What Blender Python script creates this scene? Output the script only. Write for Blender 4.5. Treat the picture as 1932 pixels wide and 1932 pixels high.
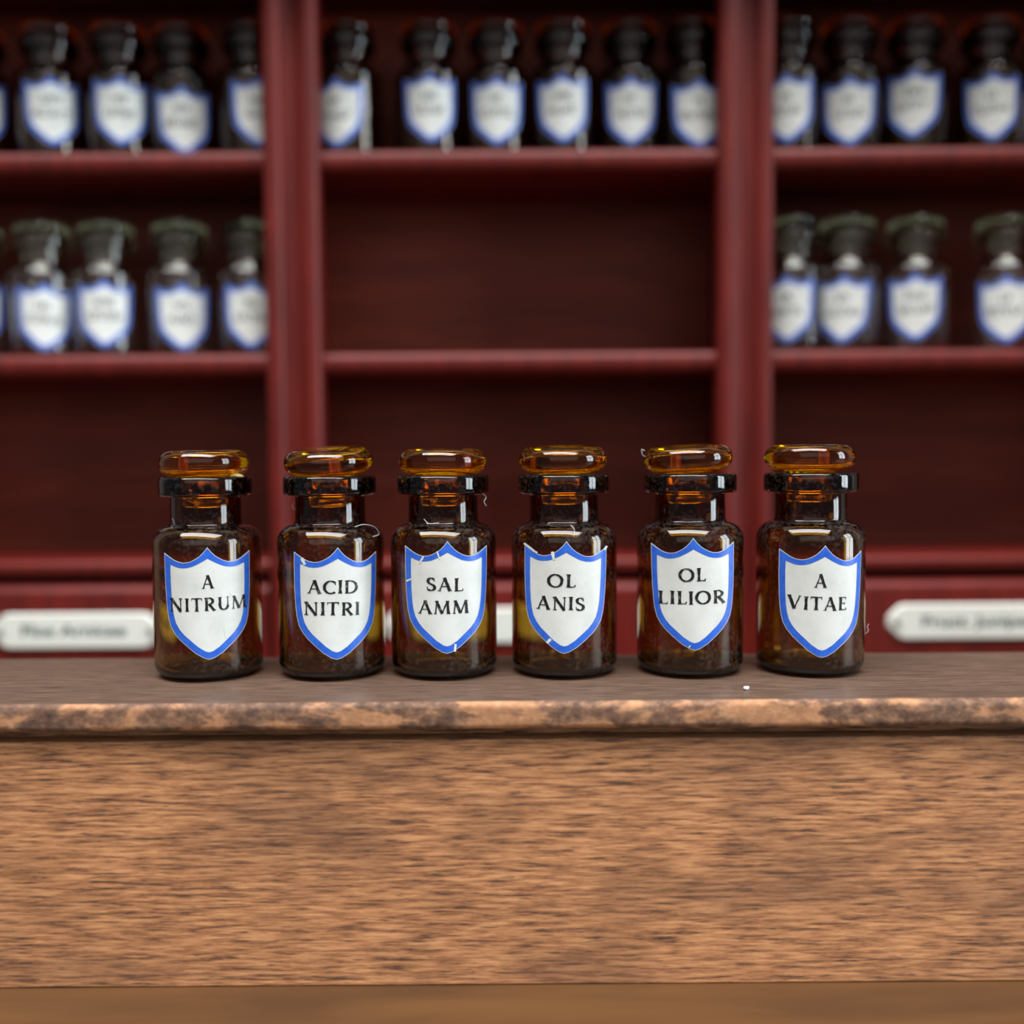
import bpy, bmesh, math, random
from mathutils import Vector, Matrix

random.seed(7)
S = bpy.context.scene
C = S.collection
for o in list(bpy.data.objects):
    bpy.data.objects.remove(o)

U = 0.02                      # diameter of one counter bottle in metres
PX = U / 203.0                # one photo pixel at the depth of the counter bottles
F = 1935.0                    # focal length in pixels of the 1932 px frame
R = math.radians

# ------------------------------------------------------------------ camera
CAM_Z = 4.33 * U
CAM_M = Matrix.Translation((0, 0, CAM_Z)) @ Matrix.Rotation(R(90 - 2.96), 4, 'X') @ Matrix.Rotation(R(-0.40), 4, 'Z')
cd = bpy.data.cameras.new('camera')
cam = bpy.data.objects.new('camera', cd)
C.objects.link(cam)
cam.matrix_world = CAM_M
cd.sensor_width = 36.0
cd.sensor_fit = 'HORIZONTAL'
cd.lens = 36.0 * F / 1932.0
cd.clip_start = 0.005
cd.clip_end = 20
cd.dof.use_dof = True
cd.dof.focus_distance = 8.85 * U
cd.dof.aperture_fstop = 6.2
S.camera = cam

# ------------------------------------------------------------------ light
w = bpy.data.worlds.new('room_light')
S.world = w
w.use_nodes = True
w.node_tree.nodes['Background'].inputs[0].default_value = (0.80, 0.83, 0.90, 1)
w.node_tree.nodes['Background'].inputs[1].default_value = 0.12


def area(name, loc, target, sx, sy, power, col):
    l = bpy.data.lights.new(name, 'AREA')
    l.shape = 'RECTANGLE'
    l.size, l.size_y, l.energy, l.color = sx, sy, power, col
    o = bpy.data.objects.new(name, l)
    C.objects.link(o)
    o.location = loc
    o.rotation_euler = (Vector(target) - Vector(loc)).to_track_quat('-Z', 'Y').to_euler()
    return o


TGT = (0, 0.2, 0.08)
# the four panes of a window on the right, a wide skylight over the table, the bright room behind the camera
for sx in (-1, 1):
    for sz in (-1, 1):
        area('window_pane_light', (1.24, -0.20 + sx * 0.12, 0.37 + sz * 0.21), TGT, 0.20, 0.38, 3.3, (0.84, 0.94, 1.0))
area('skylight', (-0.12, -0.26, 1.42), TGT, 1.75, 0.62, 52.0, (1.0, 0.965, 0.96))
area('room_window_light', (0.0, -1.30, 0.62), TGT, 2.3, 0.9, 3.8, (1.0, 0.95, 0.90))

S.view_settings.view_transform = 'Standard'
S.view_settings.look = 'None'
S.view_settings.gamma = 1
S.view_settings.use_curve_mapping = False
S.view_settings.exposure = 0.0


def ray(px, py):
    d = CAM_M.to_3x3() @ Vector(((px - 966) / F, -(py - 966) / F, -1))
    return Vector((0, 0, CAM_Z)), d


def on_y(px, py, y):
    o, d = ray(px, py)
    return o + d * (y / d.y)


def on_z(px, py, z):
    o, d = ray(px, py)
    return o + d * ((z - o.z) / d.z)


# ------------------------------------------------------------------ node helpers
def mat(name):
    m = bpy.data.materials.new(name)
    m.use_nodes = True
    nt = m.node_tree
    return m, nt, nt.nodes['Principled BSDF'], nt.nodes['Material Output']


def nd(nt, t, **k):
    n = nt.nodes.new(t)
    for a, v in k.items():
        if a == 'ins':
            for i, x in v.items():
                n.inputs[i].default_value = x
        else:
            setattr(n, a, v)
    return n


def mapped(nt, scale, rot=(0, 0, 0), loc=(0, 0, 0)):
    tc = nd(nt, 'ShaderNodeTexCoord')
    mp = nd(nt, 'ShaderNodeMapping')
    mp.inputs['Scale'].default_value = scale
    mp.inputs['Rotation'].default_value = rot
    mp.inputs['Location'].default_value = loc
    nt.links.new(tc.outputs['Object'], mp.inputs['Vector'])
    return mp.outputs[0]


def noise(nt, vec, scale=1.0, detail=4, rough=0.55, dist=0.0):
    n = nd(nt, 'ShaderNodeTexNoise')
    n.inputs['Scale'].default_value = scale
    n.inputs['Detail'].default_value = detail
    n.inputs['Roughness'].default_value = rough
    n.inputs['Distortion'].default_value = dist
    nt.links.new(vec, n.inputs['Vector'])
    return n.outputs['Fac']


def ramp(nt, fac, stops):
    r = nd(nt, 'ShaderNodeValToRGB')
    e = r.color_ramp.elements
    while len(e) < len(stops):
        e.new(0.5)
    for x, (p, c) in zip(e, stops):
        x.position = p
        x.color = c if len(c) == 4 else (*c, 1)
    nt.links.new(fac, r.inputs[0])
    return r.outputs[0]


def mix(nt, fac, a, b, mode='MIX'):
    m = nd(nt, 'ShaderNodeMix', data_type='RGBA', blend_type=mode)
    for sock, v in ((m.inputs['Factor'], fac), (m.inputs['A'], a), (m.inputs['B'], b)):
        if hasattr(v, 'links'):
            nt.links.new(v, sock)
        elif isinstance(v, (int, float)):
            sock.default_value = v
        else:
            sock.default_value = (*v, 1) if len(v) == 3 else v
    return m.outputs['Result']


def bump(nt, bs, h, strength, dist):
    b = nd(nt, 'ShaderNodeBump')
    b.inputs['Strength'].default_value = strength
    b.inputs['Distance'].default_value = dist
    nt.links.new(h, b.inputs['Height'])
    nt.links.new(b.outputs[0], bs.inputs['Normal'])


def srgb(r, g, b):
    f = lambda c: c / 12.92 if c <= 0.04045 else ((c + 0.055) / 1.055) ** 2.4
    return (f(r / 255), f(g / 255), f(b / 255))


# ------------------------------------------------------------------ materials
def wood_material(name, light, mid, dark, axis, rough, fleck=1.0):
    """stained, open-pored wood: flecks run along X; 'axis' is the second direction in the face"""
    m, nt, bs, out = mat(name)
    k = 1.0 / U

    def sc(a, b):
        return (a * k, b * k, b * k)
    rot = (0, R(1.2), 0)
    n1 = noise(nt, mapped(nt, sc(2.6, 34), rot), 1, 7, 0.70, 0.10)
    n2 = noise(nt, mapped(nt, sc(3.4, 42), rot, (3, 1, 7)), 1, 3, 0.6)
    n3 = noise(nt, mapped(nt, sc(0.55, 1.1), rot, (1.3, 0, 2.9)), 1, 4, 0.6)
    n4 = noise(nt, mapped(nt, sc(0.5, 55), rot, (5, 2, 1)), 1, 2, 0.5)
    base = ramp(nt, n1, [(0.36, dark), (0.47, mid), (0.61, light), (0.80, tuple(min(1, c * 1.22) for c in light))])
    fl = ramp(nt, n2, [(0.30, (1, 1, 1)), (0.42, (0, 0, 0))])
    c1 = mix(nt, fl, base, dark)
    blot = ramp(nt, n3, [(0.45, (0, 0, 0)), (0.68, (0.62 * fleck,) * 3)])
    c2 = mix(nt, blot, c1, tuple(0.8 * a + 0.2 * b for a, b in zip(dark, mid)))
    ln = ramp(nt, n4, [(0.70, (0, 0, 0)), (0.80, (0.5, 0.5, 0.5))])
    c3 = mix(nt, ln, c2, tuple(min(1, c * 1.35) for c in light))
    nt.links.new(c3, bs.inputs['Base Color'])
    bs.inputs['Roughness'].default_value = rough
    bump(nt, bs, n1, 0.25, 0.0001)
    return m


M = {}
M['counter_front'] = wood_material('stained_beech', srgb(212, 156, 108), srgb(168, 116, 78), srgb(80, 60, 50), 'z', 0.55)
M['counter_top'] = wood_material('stained_beech_top', srgb(112, 90, 76), srgb(94, 75, 62), srgb(68, 55, 46), 'y', 0.42, 0.5)


def worn_edge():
    m, nt, bs, out = mat('worn_board_edge')
    k = 1.0 / U
    v1 = mapped(nt, (1.5 * k, 2.0 * k, 3.2 * k))
    v2 = mapped(nt, (12 * k, 12 * k, 16 * k), (0, 0, 0), (2, 5, 1))
    a = noise(nt, v1, 1, 4, 0.6, 0.4)
    b = noise(nt, v2, 1, 4, 0.65)
    c1 = ramp(nt, a, [(0.43, srgb(72, 62, 58)), (0.50, srgb(116, 91, 76)), (0.545, srgb(196, 146, 106))])
    c2 = ramp(nt, b, [(0.30, srgb(70, 55, 48)), (0.5, srgb(150, 108, 80)), (0.7, srgb(214, 168, 128))])
    nt.links.new(mix(nt, 0.38, c1, c2), bs.inputs['Base Color'])
    bs.inputs['Roughness'].default_value = 0.65
    bs.inputs['Specular IOR Level'].default_value = 0.25
    bump(nt, bs, b, 0.5, 0.0002)
    return m


M['edge'] = worn_edge()


def mahogany():
    m, nt, bs, out = mat('red_mahogany_lacquer')
    k = 1.0 / U
    a = noise(nt, mapped(nt, (7 * k, 7 * k, 0.7 * k)), 1, 4, 0.6, 0.3)
    c = ramp(nt, a, [(0.3, srgb(78, 19, 15)), (0.55, srgb(102, 26, 20)), (0.8, srgb(116, 34, 24))])
    nt.links.new(c, bs.inputs['Base Color'])
    bs.inputs['Roughness'].default_value = 0.44
    bs.inputs['Specular IOR Level'].default_value = 0.32
    return m


M['mahogany'] = mahogany()


def backboard():
    m, nt, bs, out = mat('brown_backboard')
    k = 1.0 / U
    a = noise(nt, mapped(nt, (0.6 * k, 0.6 * k, 5 * k)), 1, 4, 0.6, 0.2)
    c = ramp(nt, a, [(0.3, srgb(98, 40, 29)), (0.7, srgb(128, 54, 38))])
    nt.links.new(c, bs.inputs['Base Color'])
    bs.inputs['Roughness'].default_value = 0.5
    bs.inputs['Specular IOR Level'].default_value = 0.25
    return m


M['back'] = backboard()


def table_mat():
    m, nt, bs, out = mat('smooth_brown_tabletop')
    k = 1.0 / U
    a = noise(nt, mapped(nt, (0.35 * k, 2.2 * k, 1 * k)), 1, 3, 0.5, 0.4)
    c = ramp(nt, a, [(0.3, srgb(72, 46, 22)), (0.6, srgb(92, 61, 30)), (0.8, srgb(99, 68, 35))])
    nt.links.new(c, bs.inputs['Base Color'])
    bs.inputs['Roughness'].default_value = 0.5
    return m


M['table'] = table_mat()


def glass(name, sigma, rough=0.0, ior=1.5, dust=0.0):
    """clear glass body, colour by absorption along the path; sigma per metre"""
    m, nt, bs, out = mat(name)
    bs.inputs['Base Color'].default_value = (1, 1, 1, 1)
    bs.inputs['Roughness'].default_value = rough
    bs.inputs['IOR'].default_value = ior
    bs.inputs['Transmission Weight'].default_value = 1
    if dust:
        k = 1.0 / U
        a = noise(nt, mapped(nt, (2.5 * k,) * 3), 1, 6, 0.7)
        b = noise(nt, mapped(nt, (30 * k,) * 3, (0, 0, 0), (4, 4, 4)), 1, 2, 0.6)
        f = ramp(nt, mix(nt, 0.5, a, b), [(0.50, (0, 0, 0)), (0.75, (dust,) * 3)])
        d = nd(nt, 'ShaderNodeBsdfDiffuse')
        d.inputs[0].default_value = (0.5, 0.45, 0.42, 1)
        mx = nd(nt, 'ShaderNodeMixShader')
        nt.links.new(f, mx.inputs[0])
        nt.links.new(bs.outputs[0], mx.inputs[1])
        nt.links.new(d.outputs[0], mx.inputs[2])
        nt.links.new(mx.outputs[0], out.inputs['Surface'])
    mx_s = max(sigma)
    va = nd(nt, 'ShaderNodeVolumeAbsorption')
    va.inputs['Density'].default_value = mx_s
    va.inputs['Color'].default_value = (*[1 - s / mx_s for s in sigma], 1)
    nt.links.new(va.outputs[0], out.inputs['Volume'])
    return m


M['amber'] = glass('amber_glass', (520, 840, 2100), dust=0.10)
M['stopper'] = glass('orange_amber_glass', (5, 46, 490))
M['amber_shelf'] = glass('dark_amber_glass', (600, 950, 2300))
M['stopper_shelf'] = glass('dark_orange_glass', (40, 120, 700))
M['clear'] = glass('clear_glass', (44, 40, 58))


def plain(name, col, rough=0.5, spec=0.5):
    m, nt, bs, out = mat(name)
    bs.inputs['Base Color'].default_value = (*col, 1)
    bs.inputs['Roughness'].default_value = rough
    bs.inputs['Specular IOR Level'].default_value = spec
    return m, nt, bs


def paper():
    m, nt, bs = plain('label_paper', (0.8, 0.8, 0.78), 0.42)
    k = 1.0 / U
    a = noise(nt, mapped(nt, (3 * k,) * 3), 1, 5, 0.65)
    c = ramp(nt, a, [(0.3, srgb(206, 213, 208)), (0.6, srgb(226, 232, 228))])
    nt.links.new(c, bs.inputs['Base Color'])
    return m


def ink():
    m, nt, bs = plain('black_print', (0.01, 0.01, 0.012), 0.4)
    k = 1.0 / U
    a = noise(nt, mapped(nt, (26 * k,) * 3), 1, 3, 0.7)
    c = ramp(nt, a, [(0.58, srgb(22, 26, 28)), (0.70, srgb(120, 126, 124))])
    nt.links.new(c, bs.inputs['Base Color'])
    return m


def blue():
    m, nt, bs = plain('blue_print', srgb(40, 92, 190), 0.35)
    k = 1.0 / U
    a = noise(nt, mapped(nt, (9 * k,) * 3), 1, 4, 0.7)
    c = ramp(nt, a, [(0.35, srgb(40, 94, 206)), (0.65, srgb(56, 114, 222))])
    nt.links.new(c, bs.inputs['Base Color'])
    return m


M['paper'], M['ink'], M['blue'] = paper(), ink(), blue()
M['enamel'] = plain('white_plaque_enamel', srgb(226, 232, 224), 0.35)[0]
M['plaque_ink'] = plain('grey_green_print', srgb(52, 84, 84), 0.5)[0]
M['pin'] = plain('dull_steel_pin', srgb(120, 122, 112), 0.35)[0]
M['glue'] = plain('dried_cream_glue', srgb(196, 170, 130), 0.6)[0]
M['crumb'] = plain('white_crumb', srgb(205, 208, 212), 0.6)[0]


# ------------------------------------------------------------------ object helpers
def link(name, me, parent=None, m=None, smooth=False):
    if m is not None:
        me.materials.append(m)
    if smooth:
        for p in me.polygons:
            p.use_smooth = True
    o = bpy.data.objects.new(name, me)
    C.objects.link(o)
    if parent:
        o.parent = parent
    return o


def mesh(name, vs, fs, m=None):
    me = bpy.data.meshes.new(name)
    me.from_pydata([tuple(v) for v in vs], [], fs)
    me.update()
    if m:
        me.materials.append(m)
    return me


def thing(name, label, cat, loc=(0, 0, 0), group=None):
    o = bpy.data.objects.new(name, None)
    o.empty_display_size = 0.005
    C.objects.link(o)
    o.location = loc
    tag(o, label, cat, group)
    return o


def tag(o, label, cat, group=None):
    o['label'], o['category'] = label, cat
    if group:
        o['group'] = group


def box(name, lo, hi, m, parent=None, bev=0.0, seg=2):
    bm = bmesh.new()
    bmesh.ops.create_cube(bm, size=1)
    for v in bm.verts:
        v.co = Vector([lo[i] + (v.co[i] + 0.5) * (hi[i] - lo[i]) for i in range(3)])
    if bev:
        bmesh.ops.bevel(bm, geom=list(bm.edges), offset=bev, segments=seg, profile=0.5, affect='EDGES')
    me = bpy.data.meshes.new(name)
    bm.to_mesh(me)
    bm.free()
    return link(name, me, parent, m)


def extrude_x(name, prof, x0, x1, m, parent=None, smooth=False):
    """prof: closed list of (y, z); straight bar along X"""
    n = len(prof)
    vs = [(x0, y, z) for y, z in prof] + [(x1, y, z) for y, z in prof]
    fs = [(i, (i + 1) % n, n + (i + 1) % n, n + i) for i in range(n)] + [tuple(range(n)), tuple(range(2 * n - 1, n - 1, -1))]
    return finish(name, vs, fs, m, parent, smooth)


def extrude_z(name, prof, z0, z1, m, parent=None, smooth=False):
    n = len(prof)
    vs = [(x, y, z0) for x, y in prof] + [(x, y, z1) for x, y in prof]
    fs = [(i, (i + 1) % n, n + (i + 1) % n, n + i) for i in range(n)] + [tuple(range(n)), tuple(range(2 * n - 1, n - 1, -1))]
    return finish(name, vs, fs, m, parent, smooth)


def finish(name, vs, fs, m, parent, smooth):
    me = mesh(name, vs, fs)
    bm = bmesh.new()
    bm.from_mesh(me)
    bmesh.ops.recalc_face_normals(bm, faces=bm.faces)
    bm.to_mesh(me)
    bm.free()
    o = link(name, me, parent, m)
    if smooth:
        me.shade_smooth()
        me.set_sharp_from_angle(angle=R(50))
    return o


def fillet(pts):
    """pts: (x, z) or (x, z, radius) -> polyline with rounded corners"""
    out = []
    for i, p in enumerate(pts):
        if len(p) == 2 or i in (0, len(pts) - 1):
            out.append((p[0], p[1]))
            continue
        a, b, c = Vector(pts[i - 1][:2]), Vector(p[:2]), Vector(pts[i + 1][:2])
        u, v = (a - b).normalized(), (c - b).normalized()
        ang = u.angle(v)
        t = min(p[2] / math.tan(ang / 2), (a - b).length * 0.98, (c - b).length * 0.98)
        r = t * math.tan(ang / 2)
        cen = b + (u + v).normalized() * (r / math.sin(ang / 2))
        s, e = b + u * t - cen, b + v * t - cen
        n = max(3, int(round(4 + r / 4)))
        tot = s.angle_signed(e)
        for k in range(n + 1):
            q = s.copy()
            q.rotate(Matrix.Rotation(-tot * k / n, 2))
            out.append((cen.x + q.x, cen.y + q.y))
    return out


def lathe(name, prof, m, seg=96, scale=PX):
    vs, fs, rings = [], [], []
    for r, z in prof:
        if r < 1e-6:
            rings.append([len(vs)])
            vs.append((0, 0, z * scale))
        else:
            rings.append(list(range(len(vs), len(vs) + seg)))
            vs += [(r * scale * math.cos(2 * math.pi * k / seg), r * scale * math.sin(2 * math.pi * k / seg), z * scale) for k in range(seg)]
    for a, b in zip(rings, rings[1:]):
        for k in range(seg):
            k2 = (k + 1) % seg
            if len(a) == 1 and len(b) == 1:
                continue
            if len(a) == 1:
                fs.append((a[0], b[k], b[k2]))
            elif len(b) == 1:
                fs.append((a[k], b[0], a[k2]))
            else:
                fs.append((a[k], b[k], b[k2], a[k2]))
    me = mesh(name, vs, fs, m)
    bm = bmesh.new()
    bm.from_mesh(me)
    bmesh.ops.recalc_face_normals(bm, faces=bm.faces)
    bm.to_mesh(me)
    bm.free()
    me.shade_smooth()
    return me


# ------------------------------------------------------------------ setting: wall, table, counter
wl = box('wall_back', (-0.9, 0.345, -0.02), (0.9, 0.40, 1.0), plain('grey_plaster', srgb(150, 142, 134), 0.8)[0])
for side, sx in (('left', -1), ('right', 1)):          # end walls of the small shop
    xa, xb = sorted((sx * 0.199, sx * 0.207))
    sw = box('wall_' + side, (xa, 0.225, 0.0), (xb, 0.345, 0.26), bpy.data.materials['grey_plaster'], None, 0.001)
    sw['kind'] = 'structure'
    sw['label'] = 'short end wall of the shop beside the cabinet'
wl['kind'] = 'structure'
wl['label'] = 'plain plaster wall behind the cabinet'
PANEL_Y = 8.24 * U
TOP_Z = CAM_Z - 1.95 * U
EDGE_Y = 8.13 * U
BACK_Y = 10.10 * U
TH = 0.222 * U

tt = box('floor', (-0.5, 0.02, -0.02), (0.5, 0.7, 0.0), M['table'], None, 0.002)
tt['kind'] = 'structure'
tt['label'] = 'smooth brown wooden floor under the counter and cabinet'

cnt = thing('shop_counter', 'stained brown wooden counter with worn edge carrying six amber bottles', 'counter', (0, PANEL_Y, 0))
cnt.location = (0, 0, 0)
CX = 6.4 * U


def counter_top():
    # rounded, slightly uneven front edge
    r = TH * 0.24
    y0, z0, z1 = EDGE_Y, TOP_Z - TH, TOP_Z
    prof = []
    for k in range(6):
        a = R(90 * k / 5)
        prof.append((y0 + r - r * math.sin(a), z0 + r - r * math.cos(a)))
    for k in range(6):
        a = R(90 * k / 5)
        prof.append((y0 + r - r * math.cos(a), z1 - r + r * math.sin(a)))
    n = 260
    rng = random.Random(3)
    xs = [-CX + 2 * CX * i / n for i in range(n + 1)]
    wob = [0.0] * (n + 1)
    for i in range(n + 1):
        wob[i] = 0.018 * U * (math.sin(i * 0.37) * 0.4 + math.sin(i * 0.11 + 1) * 0.5 + rng.uniform(-0.35, 0.35))
    vs, fs = [], []
    np_ = len(prof)
    for i, x in enumerate(xs):
        for j, (y, z) in enumerate(prof):
            f = 1 - abs(j - (np_ - 1) / 2) / ((np_ - 1) / 2)
            vs.append((x, y + wob[i] * f, z))
    for i in range(n):
        for j in range(np_ - 1):
            a = i * np_ + j
            fs.append((a, a + 1, a + np_ + 1, a + np_))
    return vs, fs


vs, fs = counter_top()
box('top_board', (-CX, EDGE_Y + TH * 0.24, TOP_Z - TH), (CX, BACK_Y, TOP_Z), M['counter_top'], cnt)
e = finish('worn_front_edge', vs, fs, M['edge'], cnt, True)
e['label'] = 'chipped rounded front edge with pale and grey patches'
box('front_panel', (-CX + 0.1 * U, PANEL_Y, 0.0), (CX - 0.1 * U, PANEL_Y + 0.2 * U, TOP_Z - TH - 0.105 * U), M['counter_front'], cnt, 0.0003)
box('rail', (-CX + 0.3 * U, PANEL_Y + 0.2 * U, TOP_Z - TH - 0.4 * U), (CX - 0.3 * U, PANEL_Y + 0.4 * U, TOP_Z - TH), M['counter_front'], cnt)
for sx in (-1, 1):
    xa, xb = sorted((sx * (CX - 0.3 * U), sx * (CX - 0.1 * U)))
    box('side_panel', (xa, PANEL_Y + 0.2 * U, 0), (xb, BACK_Y - 0.1 * U, TOP_Z - TH), M['counter_front'], cnt, 0.0003)

# ------------------------------------------------------------------ cabinet
FY = 14.0 * U                 # front plane of the shelves
BY = 15.7 * U                 # face of the back board
POSTS = [-2.92 * U - 6.08 * U, -2.92 * U, 3.16 * U, 3.16 * U + 6.08 * U]
cab = thing('apothecary_cabinet', 'red mahogany shelf cabinet with open bays and labelled drawers behind the counter', 'cabinet', (0, FY, 0))
cab.location = (0, 0, 0)
X0, X1 = POSTS[0] - 0.4 * U, POSTS[-1] + 0.4 * U
SHELF = [CAM_Z + 6.95 * U, CAM_Z + 4.16 * U, CAM_Z + 1.45 * U, CAM_Z - 1.36 * U]
CAB_TOP = SHELF[0] + 0.3 * U
box('back_panel', (X0, BY, 0), (X1, BY + 0.2 * U, CAB_TOP), M['back'], cab)
box('cabinet_top', (X0 - 0.2 * U, FY - 0.95 * U, CAB_TOP), (X1 + 0.2 * U, BY + 0.2 * U, CAB_TOP + 0.3 * U), M['mahogany'], cab, 0.001)


def post_profile(xc):
    """two rounded beads beside a hollow, in (x, y)"""
    h, y0, y1 = 0.375 * U, FY - 0.16 * U, FY + 0.12 * U
    pts = [(xc - h, y1)]
    bw = 0.26 * U
    for k in range(9):
        a = math.pi * k / 8
        pts.append((xc - h + bw / 2 - math.cos(a) * bw / 2, y0 + 0.10 * U - math.sin(a) * 0.10 * U))
    for k in range(1, 6):
        t = k / 6
        pts.append((xc - h + bw + (2 * h - 2 * bw) * t, y0 + 0.10 * U + math.sin(math.pi * t) * 0.03 * U))
    for k in range(9):
        a = math.pi * k / 8
        pts.append((xc + h - bw / 2 - math.cos(a) * bw / 2, y0 + 0.10 * U - math.sin(a) * 0.10 * U))
    pts.append((xc + h, y1))
    return pts


for xc in POSTS:
    extrude_z('post', post_profile(xc), 0, CAB_TOP, M['mahogany'], cab, True)
    box('divider', (xc - 0.15 * U, FY + 0.12 * U, 0), (xc + 0.15 * U, BY, CAB_TOP), M['mahogany'], cab)


def shelf_profile(zt, th, yf):
    r = th / 2
    pts = [(BY, zt), ]
    for k in range(9):
        a = R(90 + 180 * k / 8)
        pts.append((yf + r * 0.55 + math.cos(a) * r * 0.55, zt - r + math.sin(a) * r))
    pts.append((BY, zt - th))
    return pts


for b in range(3):
    xa, xb = POSTS[b] + 0.15 * U, POSTS[b + 1] - 0.15 * U
    for zt in SHELF:
        extrude_x('shelf', shelf_profile(zt, 0.28 * U if zt != SHELF[3] else 0.20 * U, FY - 0.02 * U), xa, xb, M['mahogany'], cab, True)


def plaque_mesh(half, hh, tip, y, xc, zc, th):
    pts = [(-half, -0.25 * hh), (-half + 0.18 * tip, -0.45 * hh), (-half + 0.8 * tip, -0.93 * hh), (-half + 1.2 * tip, -hh), (half - 1.2 * tip, -hh), (half - 0.8 * tip, -0.93 * hh), (half - 0.18 * tip, -0.45 * hh), (half, -0.25 * hh)]
    pts = pts + [(x, -z) for x, z in reversed(pts)]
    n = len(pts)
    vs = [(xc + x, y, zc + z) for x, z in pts] + [(xc + x * (1 - 0.1 * hh / half), y - th, zc + z * 0.9) for x, z in pts]
    fs = [tuple(range(n)), tuple(range(n, 2 * n))] + [(i, (i + 1) % n, n + (i + 1) % n, n + i) for i in range(n)]
    return vs, fs


def text_part(body, x0, x1, zc, y, m, parent, height):
    cu = bpy.data.curves.new('print', 'FONT')
    cu.body = body
    cu.size = height * 1.4
    cu.offset = height * 0.035
    cu.extrude = 0.00001
    tmp = bpy.data.objects.new('print', cu)
    C.objects.link(tmp)
    dg = bpy.context.evaluated_depsgraph_get()
    me = bpy.data.meshes.new_from_object(tmp.evaluated_get(dg))
    bpy.data.objects.remove(tmp)
    xs = [v.co.x for v in me.vertices]
    a, b = min(xs), max(xs)
    for v in me.vertices:
        v.co = Vector((x0 + (v.co.x - a) / (b - a) * (x1 - x0), y - v.co.z, zc + v.co.y - height / 2))
    me.update()
    me.materials.clear()
    return link('lettering', me, parent, m)


DY = FY - 0.10 * U            # drawer front plane
DTOP = CAM_Z - 1.69 * U
PLQ = [(145, 1190, 160, 'Flos Arnicae', (44, 240), 'white plaque reading Flos Arnicae'),
       (885, 1180, 160, None, None, 'white plaque half hidden behind bottles'),
       (1832, 1172, 160, 'Fruct. Juniperi', (1737, 1958), 'white plaque reading Fruct. Juniperi')]
for b in range(3):
    xa, xb = POSTS[b] + 0.40 * U, POSTS[b + 1] - 0.40 * U
    z1, z0 = DTOP, DTOP - 1.55 * U
    r = 0.13 * U
    prof = [(DY + 1.2 * U, z0), (DY, z0)]
    for k in range(7):
        a = R(90 * k / 6)
        prof.append((DY + r - r * math.cos(a), z1 - r + r * math.sin(a)))
    prof.append((DY + 1.2 * U, z1))
    dr = extrude_x('drawer', prof, xa + 0.0004, xb - 0.0004, M['mahogany'], cab, True)
    px, py, half, txt, xr, lab = PLQ[b]
    p = on_y(px, py, DY)
    s = DY / F
    vs, fs = plaque_mesh(half * s, 33.5 * s, 27 * s, DY, p.x, p.z, 0.0010)
    pl = finish('label_plaque', vs, fs, M['enamel'], dr, False)
    pl['label'] = lab
    for sx in (-1, 1):
        me = lathe('plaque_pin', fillet([(0, 6), (5, 5), (7, 0), (0, 0)]), M['pin'], 14, s)
        pn = link('plaque_pin', me, dr)
        pn.rotation_euler = (R(90), 0, 0)
        pn.location = (p.x + sx * (half - 17) * s, DY - 0.0010, p.z)
    if txt:
        xl, xrr = on_y(xr[0], py, DY).x, on_y(xr[1], py, DY).x
        text_part(txt, xl, xrr, p.z + 2 * s, DY - 0.00105, M['plaque_ink'], dr, 20 * s)
box('plinth', (X0, FY + 0.1 * U, 0), (X1, BY, DTOP - 1.6 * U), M['mahogany'], cab)
for b in range(3):            # rail closing the gap over the drawers
    box('rail', (POSTS[b] + 0.15 * U, FY + 0.45 * U, DTOP - 0.1 * U), (POSTS[b + 1] - 0.15 * U, FY + 0.6 * U, SHELF[3] - 0.2 * U), M['mahogany'], cab)

# ------------------------------------------------------------------ bottle meshes (pixel units, base at 0)
RB = 101.5
bottle_prof = fillet([(0, 6), (58, 5), (68, 0, 6), (RB, 0, 27), (RB, 280, 34), (67, 289, 7), (66, 343, 3), (88, 344, 6), (88, 380, 7),
                      (54, 380, 5), (47, 362), (47, 285, 8), (92, 272, 28), (93, 12, 18), (0, 16)])
stopper_prof = fillet([(0, 322), (41, 322, 5), (46, 379), (50, 381), (54, 382, 3), (84, 383, 22), (84, 430, 23), (55, 430, 30), (0, 426)])
ME = {
    'amber': lathe('amber_bottle_body', bottle_prof, M['amber']),
    'amber_stop': lathe('amber_stopper', stopper_prof, M['stopper']),
    'clear': lathe('clear_bottle_body', bottle_prof, M['clear'], 64),
    'clear_stop': lathe('clear_stopper', stopper_prof, M['clear'], 64),
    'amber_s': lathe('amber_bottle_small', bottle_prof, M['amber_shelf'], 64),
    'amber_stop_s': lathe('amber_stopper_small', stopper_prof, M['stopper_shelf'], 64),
}

# ------------------------------------------------------------------ shield label
OUT_R = [(0, 0), (6, 8), (14, 16.2), (21, 21), (28.6, 25), (36, 27.4), (43.5, 27.8), (51, 26.2), (58.4, 22.9), (67, 17), (75.5, 10.5),
         (75.3, 35), (75, 62), (74, 90), (72.5, 114), (70.5, 132), (67, 147), (60.5, 159.5), (51.5, 171), (40.5, 181.5), (24, 196), (9, 205), (0, 207.5)]
IN_R = [(0, 21), (6, 24.5), (13, 28.5), (20, 32), (27, 35.2), (35, 37.2), (43, 38), (50, 37.4), (56, 35.6), (61, 33.4), (65, 31.8),
        (65.2, 42), (65, 63), (64.2, 88), (62.7, 112), (60.6, 127), (57.2, 140), (51.2, 151.5), (43.2, 161.5), (33.5, 170.5), (19.5, 183.5), (7, 192), (0, 194)]


def dense(p, k=4):
    return [(a[0] + (b[0] - a[0]) * t / k, a[1] + (b[1] - a[1]) * t / k) for a, b in zip(p, p[1:]) for t in range(k)] + [p[-1]]


def full(half):
    return half + [(-x, y) for x, y in reversed(half[1:-1])]


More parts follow.
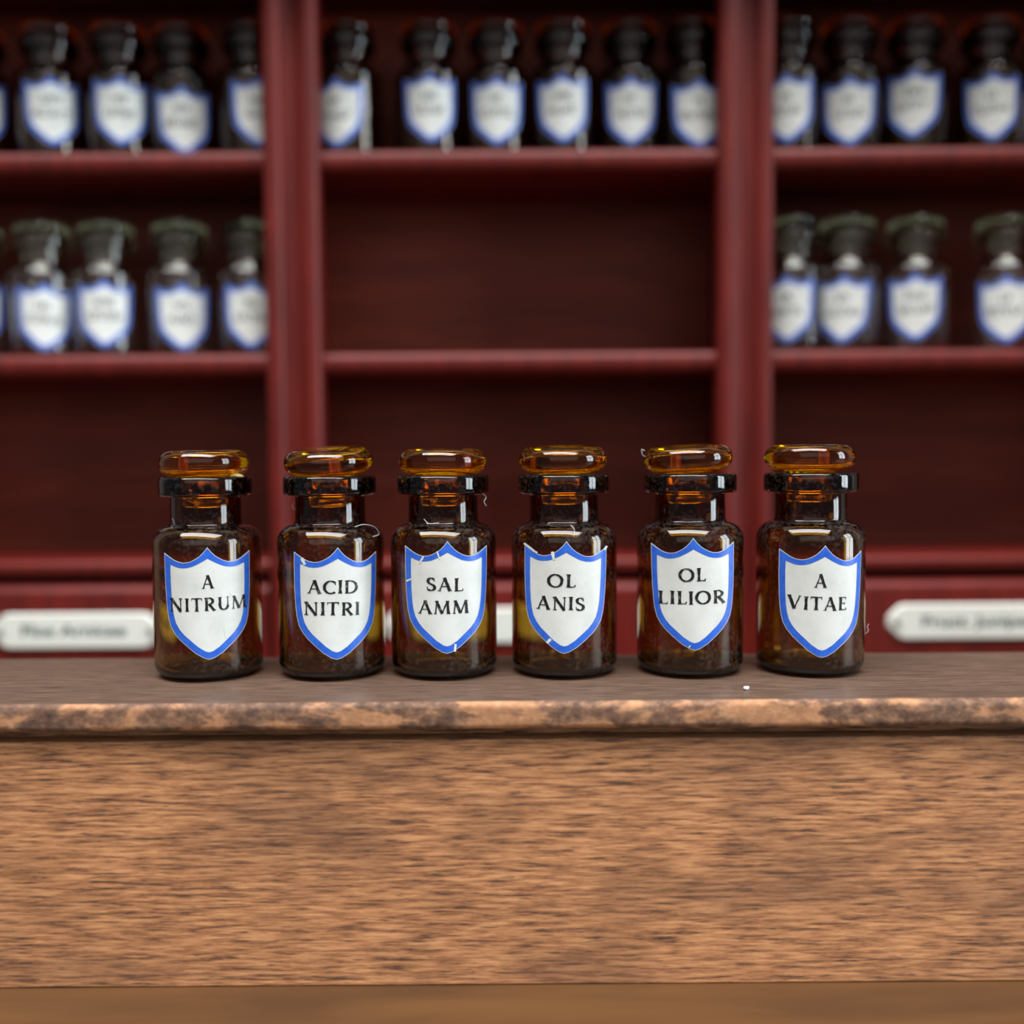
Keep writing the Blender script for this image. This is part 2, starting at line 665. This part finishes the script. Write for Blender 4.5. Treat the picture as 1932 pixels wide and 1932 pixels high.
def unproj(x):
    return math.asin(max(-0.98, min(0.98, x / RB)))


def cyl(x, y, th0, ztip, tilt, off):
    """projected label pixel -> point on the bottle wall; the label faces -Y"""
    a = unproj(x)
    ax = a * RB
    c, s = math.cos(tilt), math.sin(tilt)
    yy = y - 100
    X, Y = ax * c - yy * s, ax * s + yy * c + 100
    th = X / RB + th0
    r = (RB + off) * PX
    return (r * math.sin(th), -r * math.cos(th), (ztip - Y) * PX)


def label_body(th0, ztip, tilt, m):
    top = [p for p in OUT_R[:11]]
    side = [p for p in OUT_R[10:]]

    def yb(x):
        pts = [(a, b) for a, b in side]
        for (xa, ya), (xb, yb_) in zip(pts, pts[1:]):
            if xb <= x <= xa:
                return ya + (yb_ - ya) * ((xa - x) / max(1e-6, xa - xb))
        return pts[0][1]

    def yt(x):
        for (xa, ya), (xb, yb_) in zip(top, top[1:]):
            if xa <= x <= xb:
                return ya + (yb_ - ya) * (x - xa) / (xb - xa)
        return top[-1][1]
    xs = sorted({round(v, 3) for v in [p[0] for p in OUT_R] + [75.5 * k / 24 for k in range(25)]})
    xs = [-x for x in reversed(xs[1:])] + xs
    vs, fs = [], []
    for x in xs:
        for off in (0.35, 0.75):
            vs.append(cyl(x, yt(abs(x)), th0, ztip, tilt, off))
            vs.append(cyl(x, max(yb(abs(x)), yt(abs(x)) + 0.5), th0, ztip, tilt, off))
    for i in range(len(xs) - 1):
        a, b = 4 * i, 4 * i + 4
        fs += [(a + 2, a + 3, b + 3, b + 2), (a, b, b + 1, a + 1), (a, a + 2, b + 2, b), (a + 1, b + 1, b + 3, a + 3)]
    n = 4 * (len(xs) - 1)
    fs += [(0, 1, 3, 2), (n, n + 2, n + 3, n + 1)]
    return mesh('label', vs, fs, m)


def label_border(th0, ztip, tilt, m):
    A, B = full(dense(OUT_R)), full(dense(IN_R))
    k = 0.085
    A = [(a[0] + (b[0] - a[0]) * k, a[1] + (b[1] - a[1]) * k) for a, b in zip(A, B)]
    vs = []
    for a, b in zip(A, B):
        for t in (0, 0.5, 1):
            vs.append(cyl(a[0] + (b[0] - a[0]) * t, a[1] + (b[1] - a[1]) * t, th0, ztip, tilt, 1.0))
    n = len(A)
    fs = []
    for i in range(n):
        j = (i + 1) % n
        for t in (0, 1):
            fs.append((3 * i + t, 3 * i + t + 1, 3 * j + t + 1, 3 * j + t))
    return mesh('border', vs, fs, m)


# ---- roman capitals drawn as pen strokes (cap height 1, y up)
TK, TN = 0.188, 0.088


def strokes(ch):
    """list of (points, width or None); None = broad-nib width by direction"""
    def arc(cx, cy, rx, ry, a0, a1, n=18):
        return [(cx + rx * math.cos(R(a0 + (a1 - a0) * k / n)), cy + ry * math.sin(R(a0 + (a1 - a0) * k / n))) for k in range(n + 1)]

    def serif(x, y, l=0.15):
        return ([(x - l, y), (x + l, y)], 0.05)
    b, t = 0.025, 0.975
    if ch == 'I':
        return 0.30, [([(0.15, 0), (0.15, 1)], TK), serif(0.15, b, 0.14), serif(0.15, t, 0.14)]
    if ch == 'L':
        return 0.58, [([(0.17, 0), (0.17, 1)], TK), serif(0.17, t, 0.14), serif(0.12, b, 0.09), ([(0.17, 0.035), (0.55, 0.035)], 0.07), ([(0.55, 0.02), (0.58, 0.19)], 0.06)]
    if ch == 'T':
        return 0.78, [([(0.39, 0), (0.39, 1)], TK), serif(0.39, b), ([(0.04, 0.965), (0.74, 0.965)], 0.075), ([(0.03, 0.82), (0.05, 1)], 0.06), ([(0.75, 0.82), (0.73, 1)], 0.06)]
    if ch == 'E':
        return 0.60, [([(0.17, 0), (0.17, 1)], TK), ([(0.05, 0.03), (0.56, 0.03)], 0.07), ([(0.05, 0.97), (0.53, 0.97)], 0.07), ([(0.17, 0.52), (0.45, 0.52)], 0.065), ([(0.57, 0.02), (0.59, 0.18)], 0.055), ([(0.54, 0.83), (0.54, 1)], 0.055), ([(0.46, 0.44), (0.46, 0.6)], 0.05)]
    if ch == 'A':
        return 0.88, [([(0.10, 0), (0.44, 1.02)], 0.085), ([(0.42, 1.02), (0.76, 0)], TK * 1.05), ([(0.2, 0.34), (0.64, 0.34)], 0.065), serif(0.10, b, 0.11), serif(0.77, b, 0.13)]
    if ch == 'V':
        return 0.86, [([(0.10, 1), (0.44, -0.02)], TK * 1.05), ([(0.42, -0.02), (0.76, 1)], 0.085), serif(0.11, t, 0.13), serif(0.76, t, 0.11)]
    if ch == 'N':
        return 0.90, [([(0.15, 0), (0.15, 1)], 0.09), ([(0.12, 1), (0.76, 0)], TK * 1.05), ([(0.76, -0.02), (0.76, 1)], 0.085), serif(0.15, b, 0.12), serif(0.08, t, 0.08), serif(0.76, t, 0.12)]
    if ch == 'M':
        return 1.08, [([(0.12, 0), (0.20, 1)], 0.085), ([(0.18, 1), (0.54, 0.02)], TK), ([(0.54, 0.02), (0.88, 1)], 0.085), ([(0.88, 1), (0.96, 0)], TK), serif(0.12, b, 0.1), serif(0.96, b, 0.13), serif(0.16, t, 0.08), serif(0.91, t, 0.09)]
    if ch == 'O':
        return 0.98, [(arc(0.49, 0.5, 0.41, 0.47, 0, 360, 36), None)]
    if ch == 'C':
        return 0.84, [(arc(0.50, 0.5, 0.42, 0.47, 48, 310, 28), None), ([(0.79, 0.68), (0.78, 0.93)], 0.065)]
    if ch == 'D':
        return 0.92, [([(0.17, 0), (0.17, 1)], TK), (arc(0.36, 0.5, 0.47, 0.46, 90, -90, 24), None), ([(0.04, 0.96), (0.37, 0.96)], 0.07), ([(0.04, 0.04), (0.37, 0.04)], 0.07)]
    if ch == 'R':
        return 0.80, [([(0.17, 0), (0.17, 1)], TK), serif(0.17, b, 0.14), ([(0.04, 0.965), (0.34, 0.965)], 0.07), (arc(0.34, 0.735, 0.27, 0.23, 90, -90, 18), None), ([(0.17, 0.505), (0.36, 0.505)], 0.06), ([(0.34, 0.52), (0.72, 0.0)], TK), serif(0.74, b, 0.09)]
    if ch == 'U':
        return 0.88, [([(0.17, 1), (0.17, 0.36)], TK), (arc(0.45, 0.36, 0.28, 0.33, 180, 360, 20), None), ([(0.73, 0.36), (0.73, 1)], 0.085), serif(0.17, t, 0.14), serif(0.73, t, 0.12)]
    if ch == 'S':
        return 0.60, [(arc(0.30, 0.745, 0.20, 0.215, 35, 250, 16) + arc(0.29, 0.255, 0.225, 0.225, 75, -145, 18), None), ([(0.49, 0.72), (0.48, 0.94)], 0.055), ([(0.07, 0.08), (0.05, 0.3)], 0.055)]
    return 0.45, []


def ribbon(pts, width):
    q = []
    for a, b in zip(pts, pts[1:]):          # resample so that strokes follow the glass
        n = max(1, int(math.hypot(b[0] - a[0], b[1] - a[1]) / 0.16))
        for k in range(n):
            q.append((a[0] + (b[0] - a[0]) * k / n, a[1] + (b[1] - a[1]) * k / n))
    q.append(pts[-1])
    L, Rr = [], []
    for i, p in enumerate(q):
        a, b = q[max(0, i - 1)], q[min(len(q) - 1, i + 1)]
        dx, dy = b[0] - a[0], b[1] - a[1]
        d = math.hypot(dx, dy) or 1
        dx, dy = dx / d, dy / d
        wd = width if width else TN + (TK - TN) * abs(dy) ** 1.4
        if width and width > 0.08 and len(q) > 3:        # flared stems
            t = abs(2 * i / (len(q) - 1) - 1)
            wd *= 0.92 + 0.22 * t ** 3
        L.append((p[0] - dy * wd / 2, p[1] + dx * wd / 2))
        Rr.append((p[0] + dy * wd / 2, p[1] - dx * wd / 2))
    return L, Rr


def lettering(lines, th0, ztip, tilt, m, cap=24.2):
    """lines: (text, x0, x1, y centre) in projected label pixels"""
    vs, fs = [], []
    rng = random.Random(sum(ord(c) for l in lines for c in l[0]))
    for text, x0, x1, yc in lines:
        gl, pen = [], 0.0
        for ch in text:
            wd, st = strokes(ch)
            gl.append((pen, st))
            pen += wd + 0.13
        pen -= 0.13
        sx = (x1 - x0) / pen
        for off, st in gl:
            jx, jy = rng.uniform(-0.6, 0.6), rng.uniform(-0.7, 0.7)
            for pts, wd in st:
                L, Rr = ribbon(pts, wd)
                base = len(vs)
                for a, b in zip(L, Rr):
                    for p in (a, b):
                        X = x0 + (off + p[0]) * sx + jx + rng.uniform(-0.35, 0.35)
                        Y = yc - (p[1] - 0.5) * cap + jy + rng.uniform(-0.35, 0.35)
                        vs.append(cyl(X, Y, th0, ztip, tilt, 1.3))
                for i in range(len(L) - 1):
                    k = base + 2 * i
                    fs.append((k, k + 1, k + 3, k + 2))
    return mesh('lettering', vs, fs, m)


def smudge_lines(seed, th0, ztip, tilt, m):
    """two rows of unreadable blurred print, as on the far labels"""
    rng = random.Random(seed)
    vs, fs = [], []
    for yc, half in ((72, rng.uniform(14, 28)), (113, rng.uniform(36, 54))):
        x = -half
        while x < half - 4:
            sl = rng.choice((0, 0, 0.35, -0.35))
            wd = rng.uniform(3.5, 6)
            for t in ((-11, 11), (rng.choice((-11, 0, 9)),) * 2):
                b = len(vs)
                if t[0] != t[1]:
                    q = [(x - 8 * sl, yc + 11), (x - 8 * sl + wd, yc + 11), (x + 8 * sl + wd, yc - 11), (x + 8 * sl, yc - 11)]
                else:
                    q = [(x, yc + t[0] + 2), (x + 12, yc + t[0] + 2), (x + 12, yc + t[0] - 2), (x, yc + t[0] - 2)]
                vs += [cyl(px_, py_, th0, ztip, tilt, 1.3) for px_, py_ in q]
                fs.append((b, b + 1, b + 2, b + 3))
            x += rng.uniform(12, 17)
    return mesh('lettering', vs, fs, m)


def scuffs(marks, th0, ztip, tilt, m):
    """white breaks in the blue print: short bars given by end points and width"""
    vs, fs = [], []
    rng = random.Random(5)
    for x0, y0, x1, y1, wd in marks:
        d = math.hypot(x1 - x0, y1 - y0)
        nx, ny = -(y1 - y0) / d, (x1 - x0) / d
        b = len(vs)
        n = 4
        for k in range(n + 1):
            t = k / n
            for s in (-1, 1):
                j = wd / 2 * rng.uniform(0.6, 1.25)
                vs.append(cyl(x0 + (x1 - x0) * t + nx * s * j, y0 + (y1 - y0) * t + ny * s * j, th0, ztip, tilt, 1.25))
        for k in range(n):
            fs.append((b + 2 * k, b + 2 * k + 1, b + 2 * k + 3, b + 2 * k + 2))
    return mesh('scuff', vs, fs, m)


# ------------------------------------------------------------------ six bottles on the counter
def lint_mesh(pts, r=0.55):
    """thin fibre: bottle pixels (x right, y towards the back, z up)"""
    p = [Vector(a) for a in pts]
    q = []
    for k in range(len(p) - 1):
        a, b, c, d = p[max(0, k - 1)], p[k], p[k + 1], p[min(len(p) - 1, k + 2)]
        for j in range(5):
            t = j / 5
            q.append(0.5 * (2 * b + (c - a) * t + (2 * a - 5 * b + 4 * c - d) * t * t + (3 * b - a - 3 * c + d) * t ** 3))
    q.append(p[-1])
    vs, fs = [], []
    for v in q:
        vs += [v * PX + Vector(o) * r * PX for o in ((1, 0, 0), (-0.5, 0.3, 0.87), (-0.5, -0.3, -0.87))]
    for k in range(len(q) - 1):
        for j in range(3):
            a, b = 3 * k + j, 3 * k + (j + 1) % 3
            fs.append((a, b, b + 3, a + 3))
    return mesh('lint', vs, fs)


LINT = {
    0: [[(-47, -50, 288), (-46, -51, 296), (-49, -51, 303)], [(64, -78, 168), (72, -86, 162), (80, -84, 164)]],
    1: [[(58, -72, 286), (74, -66, 290), (92, -50, 284), (98, -40, 270), (88, -50, 266)], [(-68, -6, 330), (-72, -6, 322), (-66, -8, 316)]],
    2: [[(78, -42, 345), (84, -36, 338), (80, -38, 330), (84, -36, 322)], [(-30, -82, 300), (-20, -84, 292), (-2, -92, 294)]],
    3: [[(8, -96, 288), (14, -98, 280), (12, -100, 268)], [(-56, -82, 216), (-44, -92, 226), (-38, -95, 216)]],
    4: [[(-84, -8, 412), (-92, -10, 416), (-94, -10, 426), (-88, -10, 424)]],
    5: [[(100, -20, 70), (106, -22, 76), (104, -22, 84), (107, -22, 90)]],
}

FRONT = [
    # centre x, label tip (x, y), label tilt, stopper (dx, dz, tilt deg, fore tilt), lines, scuffs, label text
    (391, (391, 1033), 0.0, (-8, 0, -0.8, 0), [('A', -11, 10, 64), ('NITRUM', -67, 68, 105)], [(27, 152, 29, 170, 2)],
     'amber glass bottle with shield label A NITRUM, at left end of the counter row'),
    (625, (635, 1033), 1.4, (0, 2, -2.0, 5), [('ACID', -53, 38, 73), ('NITRI', -58, 41, 113.5)], [(-62, 21, -57, 33, 5)],
     'amber glass bottle with shield label ACID NITRI, its stopper tipped, second on the counter'),
    (838, (844, 1021), 0.8, (-1, 0, 0.3, 0), [('SAL', -38, 29, 80), ('AMM', -52, 40, 122)],
     [(-43, 29, -50, 42, 3), (-19, 19, -14, 33, 3), (-73, 77, -64, 71, 3.5), (14, 204, 15, 190, 4)],
     'amber glass bottle with shield label SAL AMM, third from left on the counter'),
    (1066, (1068, 1021), 1.6, (-5, 3, -0.5, 3), [('OL', -33, 17, 73), ('ANIS', -52, 36, 115)],
     [(-25, 20, -22, 35, 5), (-25, 181, -31, 190, 6), (-77, 9, -52, 24, 4), (76, 10, 71, 17, 4)],
     'amber glass bottle with shield label OL ANIS, fourth from left on the counter'),
    (1304, (1312, 1015), -0.9, (-11, 3, -2.6, 2), [('OL', -27, 21, 68), ('LILIOR', -64, 57, 110)], [(-11, 202, -8, 198, 2)],
     'amber glass bottle with shield label OL LILIOR, stopper leaning, fifth on the counter'),
    (1532, (1556, 1029), 1.5, (-11, 3, 0.2, 0), [('A', -17, 5, 65.6), ('VITAE', -61, 44, 107)], [],
     'amber glass bottle with shield label A VITAE, at right end of the counter row'),
]
BASE_Y = 9.38 * U
FS = 0.966                    # size of these bottles against the unit bottle
for i, (cx, (tx, ty), tilt, st, lines, sc, lab) in enumerate(FRONT):
    dx = tx - cx
    cx = 966 + (cx - 966) * 0.991            # the outline of a round body lies a little outside its axis
    tx = cx + dx
    p = on_y(cx, 1262 - (cx - 966) * 0.0070, BASE_Y)
    t = thing('amber_bottle', lab, 'bottle', (p.x, BASE_Y, TOP_Z), 'amber bottles on the counter')
    t.scale = (FS,) * 3
    body = link('glass_body', ME['amber'], t)
    sp = link('stopper', ME['amber_stop'], t)
    # lean about the mouth of the bottle
    piv = Vector((0, 0, 370 * PX))
    m4 = Matrix.Translation(piv + Vector((st[0] * PX * 0.25, 0, st[1] * PX))) @ Matrix.Rotation(R(st[2]), 4, 'Y') @ Matrix.Rotation(R(st[3]), 4, 'X') @ Matrix.Translation(-piv)
    sp.matrix_local = m4
    sp['label'] = 'bright orange glass stopper'
    # aim of the label: the bottle front faces the camera; tip height from the photo on the front wall
    face = math.atan2(p.x, BASE_Y)                 # towards the camera
    th0 = -face + unproj(tx - cx)
    q = on_y(tx, ty, BASE_Y - 0.49 * U)
    ztip = (q.z - TOP_Z) / (PX * FS)
    tl = R(tilt)
    lb = link('label', label_body(th0, ztip, tl, M['paper']), t, None, True)
    lb.data.set_sharp_from_angle(angle=R(40))
    lb['label'] = 'white shield paper label with blue border'
    link('border', label_border(th0, ztip, tl, M['blue']), lb, None, True)
    link('lettering', lettering(lines, th0, ztip, tl, M['ink']), lb, None, True)
    if sc:
        link('scuff', scuffs(sc, th0, ztip, tl, M['paper']), lb)
    for hair in LINT.get(i, []):
        link('lint', lint_mesh(hair), t, M['crumb'])
    if i == 0:                                     # dried glue under the stopper
        bm = bmesh.new()
        bmesh.ops.create_icosphere(bm, subdivisions=2, radius=1)
        for v in bm.verts:
            v.co *= 1 + 0.25 * math.sin(v.co.x * 9 + v.co.y * 5) * math.cos(v.co.z * 7)
            v.co = Vector((68 + v.co.x * 12 + v.co.z * 2, -22 + v.co.y * 14, 381.5 + v.co.z * 4 - v.co.x * 1.2)) * PX
        me = bpy.data.meshes.new('glue_residue')
        bm.to_mesh(me)
        bm.free()
        g = link('glue_residue', me, t, M['glue'], True)
        g['label'] = 'dried cream glue on the rim'

# ------------------------------------------------------------------ bottles in the cabinet
SCALE = 0.915
ORD = ['first', 'second', 'third', 'fourth', 'fifth', 'sixth']
ROWS = [
    # shelf index, bay word, kind, [(bottle centre px, label shift px, label tip px y, depth jitter)]
    (1, 'left-hand', 'amber', [(-42, 2, 140, 0), (98, 0, 141, 0), (228, 0, 141, 0), (346, 0, 160, 0.05), (476, 12, 143, 0)]),
    (1, 'middle', 'amber', [(658, -22, 146, 0), (810, 2, 136, 0), (936, 2, 142, 0.03), (1062, 0, 137, 0), (1188, 3, 142, 0.04), (1305, 14, 147, 0)]),
    (1, 'right-hand', 'amber', [(1485, 0, 137, 0), (1601, 2, 142, 0), (1724, 0, 127, 0), (1864, 8, 133, 0.0), (1988, -10, 140, 0.1)]),
    (2, 'left-hand', 'clear', [(-45, 0, 525, 0), (85, 0, 532, 0), (204, -6, 526, 0), (343, 2, 532, 0), (474, 0, 528, 0)]),
    (2, 'right-hand', 'clear', [(1492, -6, 517, 0), (1597, -6, 517, 0), (1725, 2, 513, 0), (1892, 6, 517, 0)]),
]
SHY = FY + 0.74 * U
for si, bay, kind, items in ROWS:
    for j, (cx, dx, ty, dj) in enumerate(items):
        y = SHY + dj * U
        zc = SHELF[si]
        p = on_z(cx, 300, zc) if False else on_y(cx, ty + 80, y)
        sname = 'top' if si == 1 else 'lower'
        if kind == 'amber':
            lab = f'{ORD[j]} dark amber bottle from the left on the upper shelf, {bay} bay'
        else:
            lab = f'{ORD[j]} clear glass bottle from the left on the lower shelf, {bay} bay'
        t = thing(f'{kind}_bottle', lab, 'bottle', (p.x, y, zc), f'{kind} bottles in the cabinet')
        t.scale = (SCALE,) * 3
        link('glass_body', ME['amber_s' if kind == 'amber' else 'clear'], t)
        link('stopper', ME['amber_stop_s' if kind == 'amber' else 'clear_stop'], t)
        face = math.atan2(p.x, y)
        k = SCALE * PX * F / y                      # photo pixels per label pixel here
        th0 = -face + unproj(dx / k)
        q = on_y(cx + dx, ty, y - 0.44 * U)
        ztip = (q.z - zc) / (PX * SCALE)
        tl = R(random.uniform(-2, 2))
        lb = link('label', label_body(th0, ztip, tl, M['paper']), t, None, True)
        lb.data.set_sharp_from_angle(angle=R(40))
        link('border', label_border(th0, ztip, tl, M['blue']), lb, None, True)
        link('lettering', smudge_lines(si * 100 + len(bay) * 10 + j, th0, ztip, tl, M['ink']), lb)

# ------------------------------------------------------------------ crumb on the counter
p = on_z(1408, 1302, TOP_Z)
bm = bmesh.new()
bmesh.ops.create_icosphere(bm, subdivisions=2, radius=1)
for v in bm.verts:
    v.co *= 1 + 0.2 * math.sin(v.co.x * 6 + v.co.z * 4) + 0.12 * math.cos(v.co.y * 9)
    v.co = Vector((v.co.x * 5.2, v.co.y * 6.5, v.co.z * 3.6 + 3.3)) * PX
me = bpy.data.meshes.new('crumb')
bm.to_mesh(me)
bm.free()
cr = link('crumb', me, None, M['crumb'], True)
cr.location = (p.x, p.y, TOP_Z)
tag(cr, 'tiny pale crumb on the counter in front of the OL LILIOR bottle', 'crumb')
